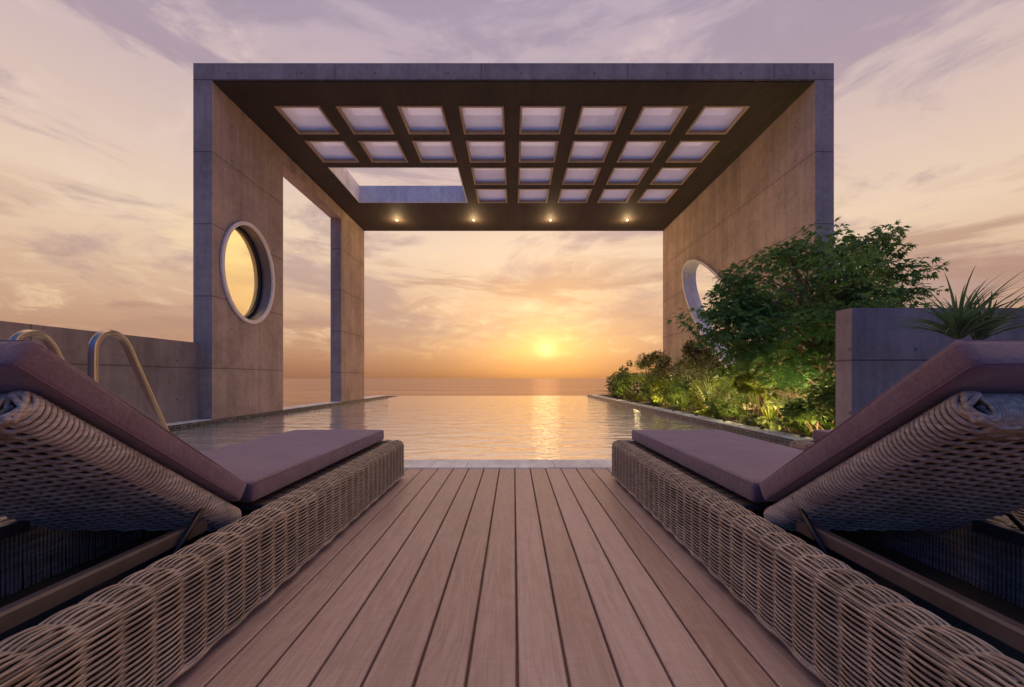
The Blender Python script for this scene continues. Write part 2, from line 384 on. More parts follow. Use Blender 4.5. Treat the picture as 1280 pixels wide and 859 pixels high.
# ------------------------------------------------------------------ lounger
def make_lounger():
    root = empty('sun_lounger', (0, 0, 0), 'x', 'sun lounger', 'woven sun loungers on the wooden deck')
    Y0 = 1.9
    HX, YA, YB = .5025, .55-Y0, 3.22-Y0
    CR = .05
    P = .082
    def outline():
        """outer plan path with outward normals and a weaving phase"""
        ctr = [(HX-CR, YB-CR, 0), (-HX+CR, YB-CR, PI/2), (-HX+CR, YA+CR, PI), (HX-CR, YA+CR, 1.5*PI)]
        segs = []
        def straight(p, q, nrm, ph):
            L = math.dist(p, q); N = max(2, round(L/P)); N += N % 2
            K = N*5
            for i in range(K):
                s = i/K; segs.append((p[0]+(q[0]-p[0])*s, p[1]+(q[1]-p[1])*s, nrm[0], nrm[1], ph+s*N, None))
            return ph+N
        ph = 0
        ph = straight((HX, YA+CR), (HX, YB-CR), (1, 0), ph)
        order = [(0, (0, 1), (HX-CR, YB), (-HX+CR, YB)), (1, (-1, 0), (-HX, YB-CR), (-HX, YA+CR)), (2, (0, -1), (-HX+CR, YA), (HX-CR, YA)), (3, None, None, None)]
        for ci, nrm, p, q in order:
            cx, cy, a0 = ctr[ci]
            for i in range(5):
                a = a0+(PI/2)*i/5; segs.append((cx, cy, math.cos(a), math.sin(a), ph+2*i/5, ci))
            ph += 2
            if nrm: ph = straight(p, q, nrm, ph)
        return segs
    path = outline()
    sg = [(1, 1), (-1, 1), (-1, -1), (1, -1)]
    def ring(d, z, ang, amp, par):
        pts = []
        rad = max(CR-d, .008)
        for (x, y, nx, ny, ph, ci) in path:
            if ci is None: bx, by = x-nx*d, y-ny*d
            else:
                sx, sy = sg[ci]; ins = d+rad
                bx, by = sx*(HX-ins)+nx*rad, (YB-ins if sy > 0 else YA+ins)+ny*rad
            w = math.cos(PI*ph+PI*par)
            w = math.copysign(abs(w)**.75, w)*amp
            pts.append((bx+nx*math.cos(ang)*w, by+ny*math.cos(ang)*w, z+math.sin(ang)*w))
        return pts
    prof = []
    z = .045; d0 = .010
    while z < .262: prof.append((d0, z, 0.0, .0062)); z += .0067
    r = .036
    for i in range(9):
        a = (i+.5)/9*PI/2; prof.append((d0+r-r*math.cos(a), .264+r*math.sin(a), a, .0060))
    d = d0+r+.004
    while d < .096: prof.append((d, .302, PI/2, .0075)); d += .0072
    for i in range(3):
        a = PI/2+(i+.5)/3*PI/2; prof.append((.098+.016*math.cos(PI-a), .285+.016*math.sin(a), a, .005))
    base = MB()
    for j, (d, z, a, amp) in enumerate(prof):
        base.tube(ring(d, z+random.uniform(-.0009, .0009), a, amp, j % 2), .0034, 5, closed=True)
    # paired stakes that the strands pass over and under
    seen = set()
    for (x, y, nx, ny, ph, ci) in path:
        k = ph-.5
        if abs(k-round(k)) > .09 or ci is not None: continue
        tx, ty = -ny, nx
        for off in (-.006, .006):
            pts = [(x-nx*d+tx*off, y-ny*d+ty*off, z) for d, z in ((.007, .03), (.007, .15), (.007, .264), (.019, .294), (.046, .305), (.098, .305))]
            base.tube(pts, .0030, 5)
        # short double ties over the top ridge
        for off in (-.008, .008):
            pts = [(x-nx*d+tx*off, y-ny*d+ty*off, z) for d, z in ((.0005, .258), (.004, .276), (.014, .297), (.030, .311), (.048, .313))]
            base.tube(pts, .0030, 5)
    # inner face: upright strands
    xi, ya, yb = HX-.112, YA+.112, YB-.112
    y = ya+.01
    while y < yb-.01:
        for s in (1, -1):
            base.tube([(s*xi+random.uniform(-.002, .002), y+random.uniform(-.002, .002), .05), (s*(xi+.001), y, .17), (s*xi, y, .285)], .0050, 5, caps=False)
        y += .0125
    x = -xi+.01
    while x < xi-.01:
        for yy in (ya, yb): base.tube([(x, yy, .05), (x+.001, yy, .17), (x, yy, .285)], .0050, 5, caps=False)
        x += .0125
    # bottom rim braid
    for d, z, par in ((.008, .036, 0), (.02, .032, 1)): base.tube(ring(d, z, -.6, .003, par), .0070, 5, closed=True)
    base.build('woven_base', M['wicker'], root)
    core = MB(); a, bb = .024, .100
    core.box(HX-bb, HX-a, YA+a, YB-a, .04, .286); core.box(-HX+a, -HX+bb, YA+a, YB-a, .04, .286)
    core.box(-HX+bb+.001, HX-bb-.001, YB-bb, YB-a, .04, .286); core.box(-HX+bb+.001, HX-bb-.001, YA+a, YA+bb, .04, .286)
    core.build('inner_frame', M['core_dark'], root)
    blocker = MB(); blocker.box(-HX+.118, HX-.118, YA+.118, YB-.118, .035, .05); blocker.build('bounce_blocker', M['core_dark'], root)  # added dark sheet, blocks deck bounce below the raised back
    # seat platform slats
    pf = MB()
    yy = 1.60-Y0
    while yy < 3.06-Y0: pf.cbox(-.375, .375, yy, yy+.07, .272, .296, .003); yy += .085
    pf.build('seat_slats', M['frame_brown'], root)
    for s in (-1, 1):
        rb = MB(); x0 = s*.300
        for (za, zb, xa, xb) in ((.282, .322, -.017, .017),):
            rb.cbox(x0+xa, x0+xb, .62-Y0, 1.36-Y0, za, zb, .006)
        rb.build('support_rail', M['frame_brown'], root)
    for sx in (-1, 1):
        for yy in (YA+.09, YB-.09):
            lg = MB(); lg.lathe([(0, 0), (.026, 0), (.028, .006), (.024, .039), (0, .039)], 14, (sx*(HX-.06), yy, 0.0)); lg.build('foot', M['foot_wood'], root)
    # seat cushion
    ce = (1.545+3.150)/2-Y0
    vs, fs = rounded_box(.352, (3.15-1.545)/2, .041, .017, (20, 34, 6), .004, .0014, 3)
    cu = MB(); cu.add([(v[0], v[1], v[2]) for v in vs], fs, True)
    sc_ = cu.build('seat_cushion', M['cushion_fabric'], root, (0, ce, .357))
    def piping(hx, hy, z, r, parent, name='piping'):
        p = MB()
        pts = []
        rr = .02
        for cx, cy, a0 in ((hx-rr, hy-rr, 0), (-hx+rr, hy-rr, PI/2), (-hx+rr, -hy+rr, PI), (hx-rr, -hy+rr, 1.5*PI)):
            for i in range(6):
                a = a0+PI/2*i/5; pts.append((cx+rr*math.cos(a), cy+rr*math.sin(a), z))
        p.tube(pts, r, 5, closed=True); return p.build(name, M['piping'], parent)
    piping(.3485, (3.15-1.545)/2-.0035, -.033, .0028, sc_)
    piping(.3485, (3.15-1.545)/2-.0035, .033, .0022, sc_)
    # back frame of reference
    bdir = Vector((0, -.815, .579)).normalized(); nrm = Vector((0, .579, .815)).normalized()
    O = Vector((0, 1.523-Y0, .401))
    rot = Matrix((Vector((1, 0, 0)), -bdir, nrm)).transposed()   # local x, y(down the back), z(out of the back)
    def place(o, s, n):
        o.matrix_local = Matrix.Translation(O+bdir*s+nrm*n) @ rot.to_4x4()
    L = .838
    vs, fs = rounded_box(.352, L/2, .037, .016, (20, 22, 6), .004, .0014, 5)
    bc = MB(); bc.add(vs, fs, True); bo = bc.build('back_cushion', M['cushion_fabric'], root); place(bo, L/2, -.037)
    piping(.3485, L/2-.0035, -.030, .0028, bo); piping(.3485, L/2-.0035, .030, .0022, bo)
    # woven back panel: loops across the width
    pn = MB(); T = .074; hw = .338
    n0 = -.086
    def W(x, s, n): v = O+bdir*s+nrm*n; return (x, v.y, v.z)
    k = 0; s = -.03
    while s < .745:
        pts = []; e = .026
        # bottom run with weave
        NB = 42
        for i in range(NB+1):
            x = -hw+e+(2*hw-2*e)*i/NB
            wv = math.cos(PI*(x/.052)+PI*(k % 2))*.0048
            pts.append(W(x, s+.0015*math.sin(x*40+k), n0-T+wv))
        for i in range(1, 8):
            a = -PI/2+PI*i/8
            lean = .014*math.cos(a)
            pts.append(W(hw-e+e*math.cos(a)*1.15, s-lean*.6, n0-T/2+(T/2)*math.sin(a)))
        pts.append(W(hw-e, s, n0)); pts.append(W(0, s, n0-.001)); pts.append(W(-hw+e, s, n0))
        for i in range(1, 8):
            a = PI/2+PI*i/8
            lean = .014*abs(math.cos(a))
            pts.append(W(-hw+e+e*math.cos(a)*1.15, s-lean*.6, n0-T/2+(T/2)*math.sin(a)))
        pn.tube(pts, .0056, 6, closed=True)
        k += 1; s += .0138
    # lengthwise stakes on the underside
    x = -hw+.05
    while x < hw-.04:
        for off in (-.004, .004): pn.tube([W(x+off, -.02, n0-T), W(x+off, .35, n0-T), W(x+off, .735, n0-T)], .0038, 5)
        x += .052
    # wrapped head end
    x = -hw+.040
    while x < hw-.040:
        pts = []
        for i in range(9):
            a = PI/2-PI*i/8
            pts.append(W(x+.004*math.sin(i*.8+x*30), .735+.034*math.cos(a), n0-T/2+(T/2+.002)*math.sin(a)))
        pn.tube([W(x, .70, n0+.002)]+pts+[W(x+.002, .69, n0-T-.003)], .0046, 5); x += .0080
    # braided corner knots
    for sx in (-1, 1):
        cx = sx*(hw-.016)
        for q in range(6):
            pts = []
            for i in range(13):
                a = PI*(i/12)*1.15-.25
                rr_ = .020+.0045*(q % 3)
                uu = rr_*math.cos(a+q*1.05); vv = (rr_+.010)*math.sin(a+q*1.05)
                pts.append(W(cx+sx*(.006*math.sin(a*2+q))-sx*.012+sx*uu*.8, .748+.020*math.sin(q*2+a)*.5+.006, n0-T/2+vv*.95))
            pn.tube(pts, .0062, 6)
        for off in (0, .012, .024):
            pts = [W(cx-sx*(.05-off), .742, n0+.003), W(cx-sx*(.02-off*.5), .768-off*.3, n0-.012), W(cx+sx*.012, .760-off, n0-T*.5), W(cx+sx*.008-sx*off, .752-off, n0-T*.95)]
            P_ = []
            for i in range(13):
                t_ = i/12*3; j = min(2, int(t_)); fr = t_-j
                p0, p1 = np.array(pts[j]), np.array(pts[j+1]); P_.append(tuple(p0+(p1-p0)*(fr*fr*(3-2*fr))))
            pn.tube(P_, .0062, 6)
    panel = pn.build('woven_backrest', M['wicker'], root)
    cr = MB()
    vs = []
    for s_ in (-.035, .738):
        for x_ in (-hw+.016, hw-.016):
            for n_ in (n0-T+.009, n0-.009): vs.append(W(x_, s_, n_))
    cr.add(vs, [(0,1,3,2), (4,6,7,5), (0,4,5,1), (2,3,7,6), (0,2,6,4), (1,5,7,3)]); cr.build('backrest_core', M['core_dark'], root)
    for sx in (-1, 1):
        st = MB()
        st.tube([(sx*.335, 1.345-Y0, .40), (sx*.335, 1.17-Y0, .235)], .0085, 8); st.tube([(sx*.30, 1.17-Y0, .235), (sx*.385, 1.17-Y0, .235)], .007, 8)
        st.build('support_strut', M['metal_dark'], root)
    return root
lounger = make_lounger()
lounger.location = (1.2775, 1.9, 0)
lounger['label'] = 'woven lounger with mauve cushion, right of the aisle in front of the low wall'
lr = copy_tree(lounger); lr.location = (-1.3625, 1.9, 0)
lr.rotation_euler.z = .005
lr['label'] = 'woven lounger with mauve cushion, left of the aisle beside the pool handrails'
l3 = copy_tree(lounger); l3.location = (2.6975, 1.9, 0)
l3['label'] = 'woven lounger mostly hidden behind the raised back of another, nearest the plants'

# ------------------------------------------------------------------ deck and coping
dk = MB()
k0 = int(math.floor((-5.84-GAP0)/PITCH)); k1 = int(math.ceil((9.2-GAP0)/PITCH))
for k in range(k0, k1):
    x0 = GAP0+k*PITCH+.0042; x1 = x0+PITCH-.0084
    dz = random.uniform(-.0009, .0009)
    dk.cbox(x0, x1, -8, 3.562, -.03, dz, .003)
tag(dk.build('deck', M['deck_wood']), 'brown timber deck boards running towards the pool', kind='structure')
ud = MB(); ud.box(-5.84, 9.2, -8, 3.564, -.14, -.018)
tag(ud.build('deck_base', M['deck_underside']), 'dark underside seen in the gaps of the deck', kind='structure')
cp = MB(); x = -5.838
off = -5.838+((-.428+5.838) % .80)-.80
x = off
while x < 9.2:
    a = max(x+.002, -5.838); bq = x+.798
    cp.cbox(a, bq, 3.568, 3.925, -.13, .004, .003); x += .80
tag(cp.build('pool_coping', M['pale_coping']), 'pale stone coping between the deck and the pool', kind='structure')
cl = MB()
for y0, y1 in ((3.93, 7.424), (9.726, 12.994), (15.006, 17.8)):
    y = y0
    while y < y1-.05:
        cl.cbox(-6.02 if y > 7.43 else -5.838, -5.602, y, min(y+.9, y1)-.004, -.3, .042, .006); y += .9
tag(cl.build('side_coping', M['pale_coping']), 'pale coping along the far left pool edge', kind='structure')
cr_ = MB(); y = 4.42
while y < 18.85:
    cr_.cbox(3.522, 3.80, y, min(y+.9, 18.9)-.004, -.3, .042, .006); y += .9
cr_.cbox(3.522, 3.80, 3.93, 4.414, -.3, .042, .006)
tag(cr_.build('planted_coping', M['pale_coping']), 'pale coping between the pool and the planting', kind='structure')
tl = MB(); tl.box(-5.600, -5.582, 3.93, 17.79, -.5, .030); tl.box(3.502, 3.520, 3.93, 18.89, -.5, .030)
tag(tl.build('pool_tiling', M['mosaic']), 'dark blue mosaic band at the waterline', kind='structure')
def grid_plane(x0, x1, y0, y1, z, nx, ny):
    g = MB(); vs = [(x0+(x1-x0)*i/nx, y0+(y1-y0)*j/ny, z) for j in range(ny+1) for i in range(nx+1)]
    g.add(vs, [(j*(nx+1)+i, j*(nx+1)+i+1, (j+1)*(nx+1)+i+1, (j+1)*(nx+1)+i) for j in range(ny) for i in range(nx)]); return g
tag(grid_plane(-5.582, 3.502, 3.90, 19.86, -.07, 4, 6).build('pool_water', M['pool_water']), 'rippled infinity pool water reflecting the sunset', kind='structure')
sh = MB(); sh.box(-6.3, 9.3, -8.2, 19.86, -24.5, -.55); sh.box(-6.3, 9.3, 19.70, 19.862, -.548, -.085)
tag(sh.build('terrace', M['terrace_stone']), 'stone terrace under the pool and deck', kind='structure')
bed = MB()
NX, NY = 44, 90
vs = []
for j in range(NY+1):
    for i in range(NX+1):
        x = 3.802+(9.25-3.802)*i/NX; y = 3.93+(18.88-3.93)*j/NY
        vs.append((x, y, .0+(.05*math.sin(x*3.1+y*1.7)*math.sin(y*2.3)+.05)*min(1, (x-3.8)*3)))
bed.add(vs, [(j*(NX+1)+i, j*(NX+1)+i+1, (j+1)*(NX+1)+i+1, (j+1)*(NX+1)+i) for j in range(NY) for i in range(NX)], True)
tag(bed.build('planting_bed', M['soil']), 'dark soil of the planting bed', kind='structure')
sea = grid_plane(-60000, 60000, -20000, 60000, -24, 6, 6)
tag(sea.build('sea', M['sea_water']), 'calm open sea out to the horizon', kind='structure')

# ------------------------------------------------------------------ pergola
PG = (0, 11.2, 0)
pg = empty('pergola', PG, 'tall concrete pergola frame straddling the infinity pool with a skylit roof', 'pergola')
def rel(mb):
    mb.v = [(x-PG[0], y-PG[1], z-PG[2]) for x, y, z in mb.v]; return mb
def holed_wall(xa, xb, y0, y1, z0, z1, cy, cz, ra, rb, ang, seg=72):
    """wall slab in x, with an elliptical opening"""
    g = MB(); A = []
    angs = [2*PI*i/seg for i in range(seg)]
    for (yy, zz) in ((y0, z0), (y1, z0), (y1, z1), (y0, z1)): angs.append(math.atan2(zz-cz, yy-cy) % (2*PI))
    angs = sorted(set(angs))
    inn = []; outr = []
    for a in angs:
        d = (math.cos(a), math.sin(a))
        # ellipse radius along direction a
        da = a-ang; rr = 1/math.sqrt((math.cos(da)/ra)**2+(math.sin(da)/rb)**2)
        inn.append((cy+d[0]*rr, cz+d[1]*rr))
        t_ = min([((y1-cy)/d[0]) if d[0] > 1e-9 else ((y0-cy)/d[0]) if d[0] < -1e-9 else 1e9, ((z1-cz)/d[1]) if d[1] > 1e-9 else ((z0-cz)/d[1]) if d[1] < -1e-9 else 1e9])
        outr.append((cy+d[0]*t_, cz+d[1]*t_))
    n = len(angs); vs = []
    for x in (xa, xb): vs += [(x, p[0], p[1]) for p in inn]+[(x, p[0], p[1]) for p in outr]
    fs = []
    for i in range(n):
        j = (i+1) % n
        fs.append((i, n+i, n+j, j)); fs.append((2*n+i, 2*n+j, 3*n+j, 3*n+i))
        fs.append((i, j, 2*n+j, 2*n+i)); fs.append((n+i, 3*n+i, 3*n+j, n+j))
    g.add(vs, fs); return g
def ellipse_frame(xa, xb, cy, cz, ra, rb, ang, w, seg=96):
    """lining tube with rim, profile between inner ellipse and inner+w"""
    g = MB(); vs = []; fs = []
    c = .005
    prof = [(0, xa+c), (c, xa), (w-c, xa), (w, xa+c), (w, xb-c), (w-c, xb), (c, xb), (0, xb-c)]
    for i in range(seg):
        a = 2*PI*i/seg
        for (o, x) in prof:
            py, pz = (ra+o)*math.cos(a), (rb+o)*math.sin(a)
            vs.append((x, cy+py*math.cos(ang)-pz*math.sin(ang), cz+py*math.sin(ang)+pz*math.cos(ang)))
    m_ = len(prof)
    for i in range(seg):
        j = (i+1) % seg
        for k in range(m_):
            l = (k+1) % m_; fs.append((i*m_+k, i*m_+l, j*m_+l, j*m_+k))
    g.add(vs, fs, False); return g
ZC = 6.34
# left wall with the round window
LW = dict(cy=8.46, cz=3.016)
rel(holed_wall(-5.95, -5.60, 7.43, 9.72, -1.0, ZC, LW['cy'], LW['cz'], .845, 1.06, 0)).build('side_wall', M['concrete'], pg)
rw = rel(ellipse_frame(-5.592, -5.545, LW['cy'], LW['cz'], .772, .984, 0, .074)).build('round_window', M['window_rim'], pg)
rel(ellipse_frame(-5.99, -5.594, LW['cy'], LW['cz'], .775, .987, 0, .066)).build('window_lining', M['window_lining'], rw)
rel(ellipse_frame(-5.90, -5.80, LW['cy'], LW['cz'], .715, .927, 0, .059)).build('window_sash', M['metal_dark'], rw)
gp = MB(); vs = [(-5.86, LW['cy'], LW['cz'])]+[(-5.86, LW['cy']+.71*math.cos(2*PI*i/48), LW['cz']+.92*math.sin(2*PI*i/48)) for i in range(48)]
gp.add(vs, [(0, 1+i, 1+(i+1) % 48) for i in range(48)]); rel(gp).build('window_pane', M['amber_glass'], rw)
# rear pillar and beam on the left
p = MB(); p.box(-5.95, -5.60, 13.0, 15.0, -1.0, ZC); rel(p).build('pillar', M['concrete'], pg)
p = MB(); p.box(-5.949, -5.601, 9.722, 12.998, 6.0, ZC); rel(p).build('beam', M['concrete'], pg)
# right wall with the slanted oval opening
RO = dict(cy=11.2, cz=2.69, ra=2.6, rb=.90, ang=math.atan2(.67, .74))
rel(holed_wall(5.60, 5.95, 7.43, 15.0, -1.0, ZC, RO['cy'], RO['cz'], RO['ra'], RO['rb'], RO['ang'])).build('side_wall', M['concrete'], pg)
rel(ellipse_frame(5.555, 5.99, RO['cy'], RO['cz'], RO['ra']-.085, RO['rb']-.085, RO['ang'], .082)).build('oval_opening', M['pale_plaster'], pg)
# roof slab with the skylight holes
holes = []
SKX = [-4.85+1.245*i for i in range(8)]; SKY = [8.09+1.177*j for j in range(4)]
SW, SD = .92, .93
for i in range(8):
    for j in range(4):
        if i < 3 and j >= 2: continue
        holes.append((SKX[i], SKX[i]+SW, SKY[j], SKY[j]+SD))
BIG = (SKX[0], SKX[2]+SW, SKY[2], SKY[3]+SD)
holes.append(BIG)
def slab(x0, x1, y0, y1, z0, z1, hs):
    xs = sorted({x0, x1, *[h[0] for h in hs], *[h[1] for h in hs]}); ys = sorted({y0, y1, *[h[2] for h in hs], *[h[3] for h in hs]})
    nx, ny = len(xs)-1, len(ys)-1
    solid = [[not any(h[0] <= (xs[i]+xs[i+1])/2 <= h[1] and h[2] <= (ys[j]+ys[j+1])/2 <= h[3] for h in hs) for j in range(ny)] for i in range(nx)]
    g = MB(); ix = {}; vs = []
    def v(i, j, k):
        if (i, j, k) not in ix: ix[(i, j, k)] = len(vs); vs.append((xs[i], ys[j], (z0, z1)[k]))
        return ix[(i, j, k)]
    S = lambda i, j: 0 <= i < nx and 0 <= j < ny and solid[i][j]
    fs = []
    for i in range(nx):
        for j in range(ny):
            if not solid[i][j]: continue
            fs.append((v(i,j,1), v(i+1,j,1), v(i+1,j+1,1), v(i,j+1,1))); fs.append((v(i,j+1,0), v(i+1,j+1,0), v(i+1,j,0), v(i,j,0)))
            if not S(i-1, j): fs.append((v(i,j+1,0), v(i,j,0), v(i,j,1), v(i,j+1,1)))
            if not S(i+1, j): fs.append((v(i+1,j,0), v(i+1,j+1,0), v(i+1,j+1,1), v(i+1,j,1)))
            if not S(i, j-1): fs.append((v(i,j,0), v(i+1,j,0), v(i+1,j,1), v(i,j,1)))
            if not S(i, j+1): fs.append((v(i+1,j+1,0), v(i,j+1,0), v(i,j+1,1), v(i+1,j+1,1)))
    g.add(vs, fs); return g
rel(slab(-5.95, 5.95, 7.43, 15.0, ZC+.002, 6.655, holes)).build('roof', M['concrete'], pg)
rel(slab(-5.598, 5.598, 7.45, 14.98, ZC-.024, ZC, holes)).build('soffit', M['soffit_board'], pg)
for h in holes:
    x0, x1, y0, y1 = h
    if h == BIG:
        g = MB(); w = .03; a, bz = ZC-.034, 6.83
        g.box(x0+.001, x0+w, y0+.001, y1-.001, a, bz); g.box(x1-w, x1-.001, y0+.001, y1-.001, a, bz)
        g.box(x0+w+.001, x1-w-.001, y0+.001, y0+w, a, bz); g.box(x0+w+.001, x1-w-.001, y1-w, y1-.001, a, bz)
        rel(g).build('roof_opening', M['white_paint'], pg); continue
    g = MB(); w = .045; a, bz = ZC-.040, 6.70
    g.box(x0+.001, x0+w, y0+.001, y1-.001, a, bz); g.box(x1-w, x1-.001, y0+.001, y1-.001, a, bz)
    g.box(x0+w+.001, x1-w-.001, y0+.001, y0+w, a, bz); g.box(x0+w+.001, x1-w-.001, y1-w, y1-.001, a, bz)
    so = rel(g).build('skylight', M['skylight_lining'], pg)
    g = MB(); g.box(x0+w+.001, x1-w-.001, y0+w+.001, y1-w-.001, 6.365, 6.377)
    rel(g).build('pane', M['frosted_glass'], so)
# recessed spotlights
def spot_lamp(x, y, label):
    r = empty('ceiling_spotlight', (x, y, ZC-.024), label, 'ceiling light', 'recessed spotlights in the pergola ceiling')
    g = MB(); g.lathe([(.042, -.003), (.046, -.014), (.068, -.014), (.074, -.002), (.074, 0.0)], 24); g.build('trim_ring', M['lamp_metal'], r)
    g = MB(); g.lathe([(0, -.034), (.02, -.030), (.034, -.018), (.040, -.004)], 20); g.build('lens', M['lit_lens'], r)
    ld = bpy.data.lights.new('spot_bulb', 'POINT'); ld.energy = 24; ld.color = (1, .66, .32); ld.shadow_soft_size = .05
    lo = bpy.data.objects.new('bulb', ld); COL.objects.link(lo); lo.parent = r; lo.location = (0, 0, -.2)
spots = [(-4.06, 'lit ceiling spotlight nearest the pillar, leftmost of four'), (-1.39, 'lit ceiling spotlight behind the large roof opening, second of four from the pillar'),
         (1.28, 'lit ceiling spotlight above the setting sun, third of four from the pillar'), (3.95, 'lit ceiling spotlight nearest the wall with the oval opening, rightmost of four')]
for x, lb in spots: spot_lamp(x, 13.92, lb)

# ------------------------------------------------------------------ low walls
w = MB(); w.box(-6.14, -5.84, -6, 7.427, -.5, 1.455)
tag(w.build('boundary_wall', M['garden_concrete']), 'long low concrete wall beside the pool handrails', 'wall')
w = MB(); w.box(3.55, 9.2, 4.20, 4.41, .0435, 1.54)
tag(w.build('garden_wall', M['garden_concrete']), 'short grey concrete wall screening the maple, behind the spiky plant', 'wall')

# ------------------------------------------------------------------ pool handrails
def bez(pts, n=10):
    """smooth path through control points (Catmull-Rom)"""
    P = [np.array(p, float) for p in pts]; P = [2*P[0]-P[1]]+P+[2*P[-1]-P[-2]]; out = []
    for i in range(1, len(P)-2):
        for k in range(n):
            t = k/n; a, b_, c, d = P[i-1], P[i], P[i+1], P[i+2]
            out.append(.5*((2*b_)+(-a+c)*t+(2*a-5*b_+4*c-d)*t*t+(-a+3*b_-3*c+d)*t**3))
    out.append(P[-2]); return out
lad = empty('pool_ladder', (-3.84, 3.6, 0), 'metal pool ladder with two curved handrails beside the boundary wall', 'pool ladder')
RH = [(3.33, .012), (3.33, .55), (3.33, 1.00), (3.355, 1.12), (3.43, 1.185), (3.53, 1.18), (3.61, 1.11), (3.70, .93), (3.92, .47), (4.06, .17), (4.09, .05), (4.09, -.25)]
for x in (-3.50, -4.18):
    g = MB(); pts = bez([(x+3.84, y-3.6, z) for y, z in RH], 8); g.tube(pts, .032, 14); hr = g.build('handrail', M['bronze'], lad)
    g = MB(); g.lathe([(.037, .05), (.045, .045), (.075, .012), (.078, .002), (.04, .002)], 20, (x+3.84, 3.33-3.6, .001)); g.build('flange', M['bronze'], hr)

# ------------------------------------------------------------------ vegetation
def t_palmate():
    v = [(0, 0, 0)]; tips = [(-1.9, .55), (-.95, .9), (0, 1.05), (.95, .9), (1.9, .55)]
    out = []
    for i, (a, l) in enumerate(tips):
        ang = a*.62; out.append((math.sin(ang)*l, math.cos(ang)*l, -.16*l))
        if i < 4: am = (tips[i][0]+tips[i+1][0])/2*.62; out.append((math.sin(am)*.42, math.cos(am)*.42, .02))
    return np.array([(0, -.05, 0)]+out), [(0, i+2, i+1) for i in range(len(out)-1)]
def t_oval():
    v = [(0, 0, 0), (.26, .3, .05), (.0, .35, -.02), (-.26, .3, .05), (.22, .68, .02), (0, .7, -.05), (-.22, .68, .02), (0, 1.05, -.14)]
    return np.array(v), [(0, 1, 2), (0, 2, 3), (1, 4, 5, 2), (2, 5, 6, 3), (4, 7, 5), (5, 7, 6)]
def t_needle():
    v = [(0, 0, 0), (.07, .4, .0), (-.07, .4, 0), (0, 1.0, -.1)]
    return np.array(v), [(0, 1, 3, 2)]
def t_round():
    v = [(0, 0, 0)]+[(.5*math.sin(a), .5-.5*math.cos(a), .06*math.cos(2*a)) for a in np.linspace(.5, 2*PI-.5, 7)]
    return np.array(v), [(0, i+1, i) for i in range(1, 7)]
TEMPL = dict(palm=t_palmate(), oval=t_oval(), needle=t_needle(), round=t_round())
def unit(a): return a/np.maximum(np.linalg.norm(a, axis=-1, keepdims=True), 1e-9)
def leaves(mb, kind, pos, axis, up, size):
    T, F = TEMPL[kind]; n = len(pos)
    Y = unit(axis); Z = up-Y*np.sum(up*Y, 1, keepdims=True); Z = unit(Z); X = np.cross(Y, Z)
    R = np.stack([X, Y, Z], 2)
    V = np.einsum('nij,mj->nmi', R, T)*size[:, None, None]+pos[:, None, :]
    m_ = len(T); o = len(mb.v); mb.v.extend(map(tuple, V.reshape(-1, 3).tolist()))
    fs = []
    for i in range(n):
        b_ = o+i*m_
        for f in F: fs.append(tuple(b_+q for q in f))
    mb.f.extend(fs); mb.sm.extend([False]*len(fs))
def clump(mb, kind, c, r, n, size, droop=.3, upn=.8, flat=1.0, rng=RNG):
    d = unit(rng.normal(size=(n, 3))); rad = rng.uniform(.25, 1, (n, 1))**.5
    pos = np.array(c)+d*rad*np.array([r, r, r*flat])
    ax = d*np.array([1, 1, .35])+rng.normal(size=(n, 3))*.35+np.array([0, 0, -droop])
    up = np.array([0, 0, upn])+rng.normal(size=(n, 3))*.42+d*.35
    leaves(mb, kind, pos, ax, up, size*rng.uniform(.6, 1.25, n))

def shrub(name, base, lobes, kind, mat, n, size, label, cat='shrub', group='shrubs in the planting bed', stems=7, stem_mat='bark', stem_r=.012, droop=.3, flat=.8, clumps=16, upn=.8):
    """lobes: (dx, dy, dz, rx, rz)"""
    root = empty(name, base, label, cat, group)
    fo = MB(); st = MB(); tot = sum(l[3]**2*l[4] for l in lobes)
    for (dx, dy, dz, rx, rz) in lobes:
        k = max(5, int(clumps*(rx**2*rz)/tot))
        per = max(8, int(1.5*n*(rx**2*rz)/tot/k))
        for q in range(k):
            d = unit(RNG.normal(size=3)); rr = RNG.uniform(.35, 1)**.6
            c = (dx+d[0]*rx*rr, dy+d[1]*rx*rr, max(.06, dz+d[2]*rz*rr))
            cr = (.30+.22*RNG.random())*min(rx, rz)*(1.1 if rr < .7 else .85)
            clump(fo, kind, c, cr, per, size, droop, upn, flat)
            if q < max(3, stems//len(lobes)+1):
                b0 = np.array([RNG.normal()*.05, RNG.normal()*.05, -.05]); e = np.array(c); mdl = b0+(e-b0)*.5+np.array([0, 0, .12*rz])
                pts = bez([b0, mdl, e], 5)
                st.tube(pts, stem_r, 5, radii=np.linspace(stem_r, stem_r*.3, len(pts)))
    fo.build('foliage', M[mat], root)
    if stems: st.build('stems', M[stem_mat], root)
    return root

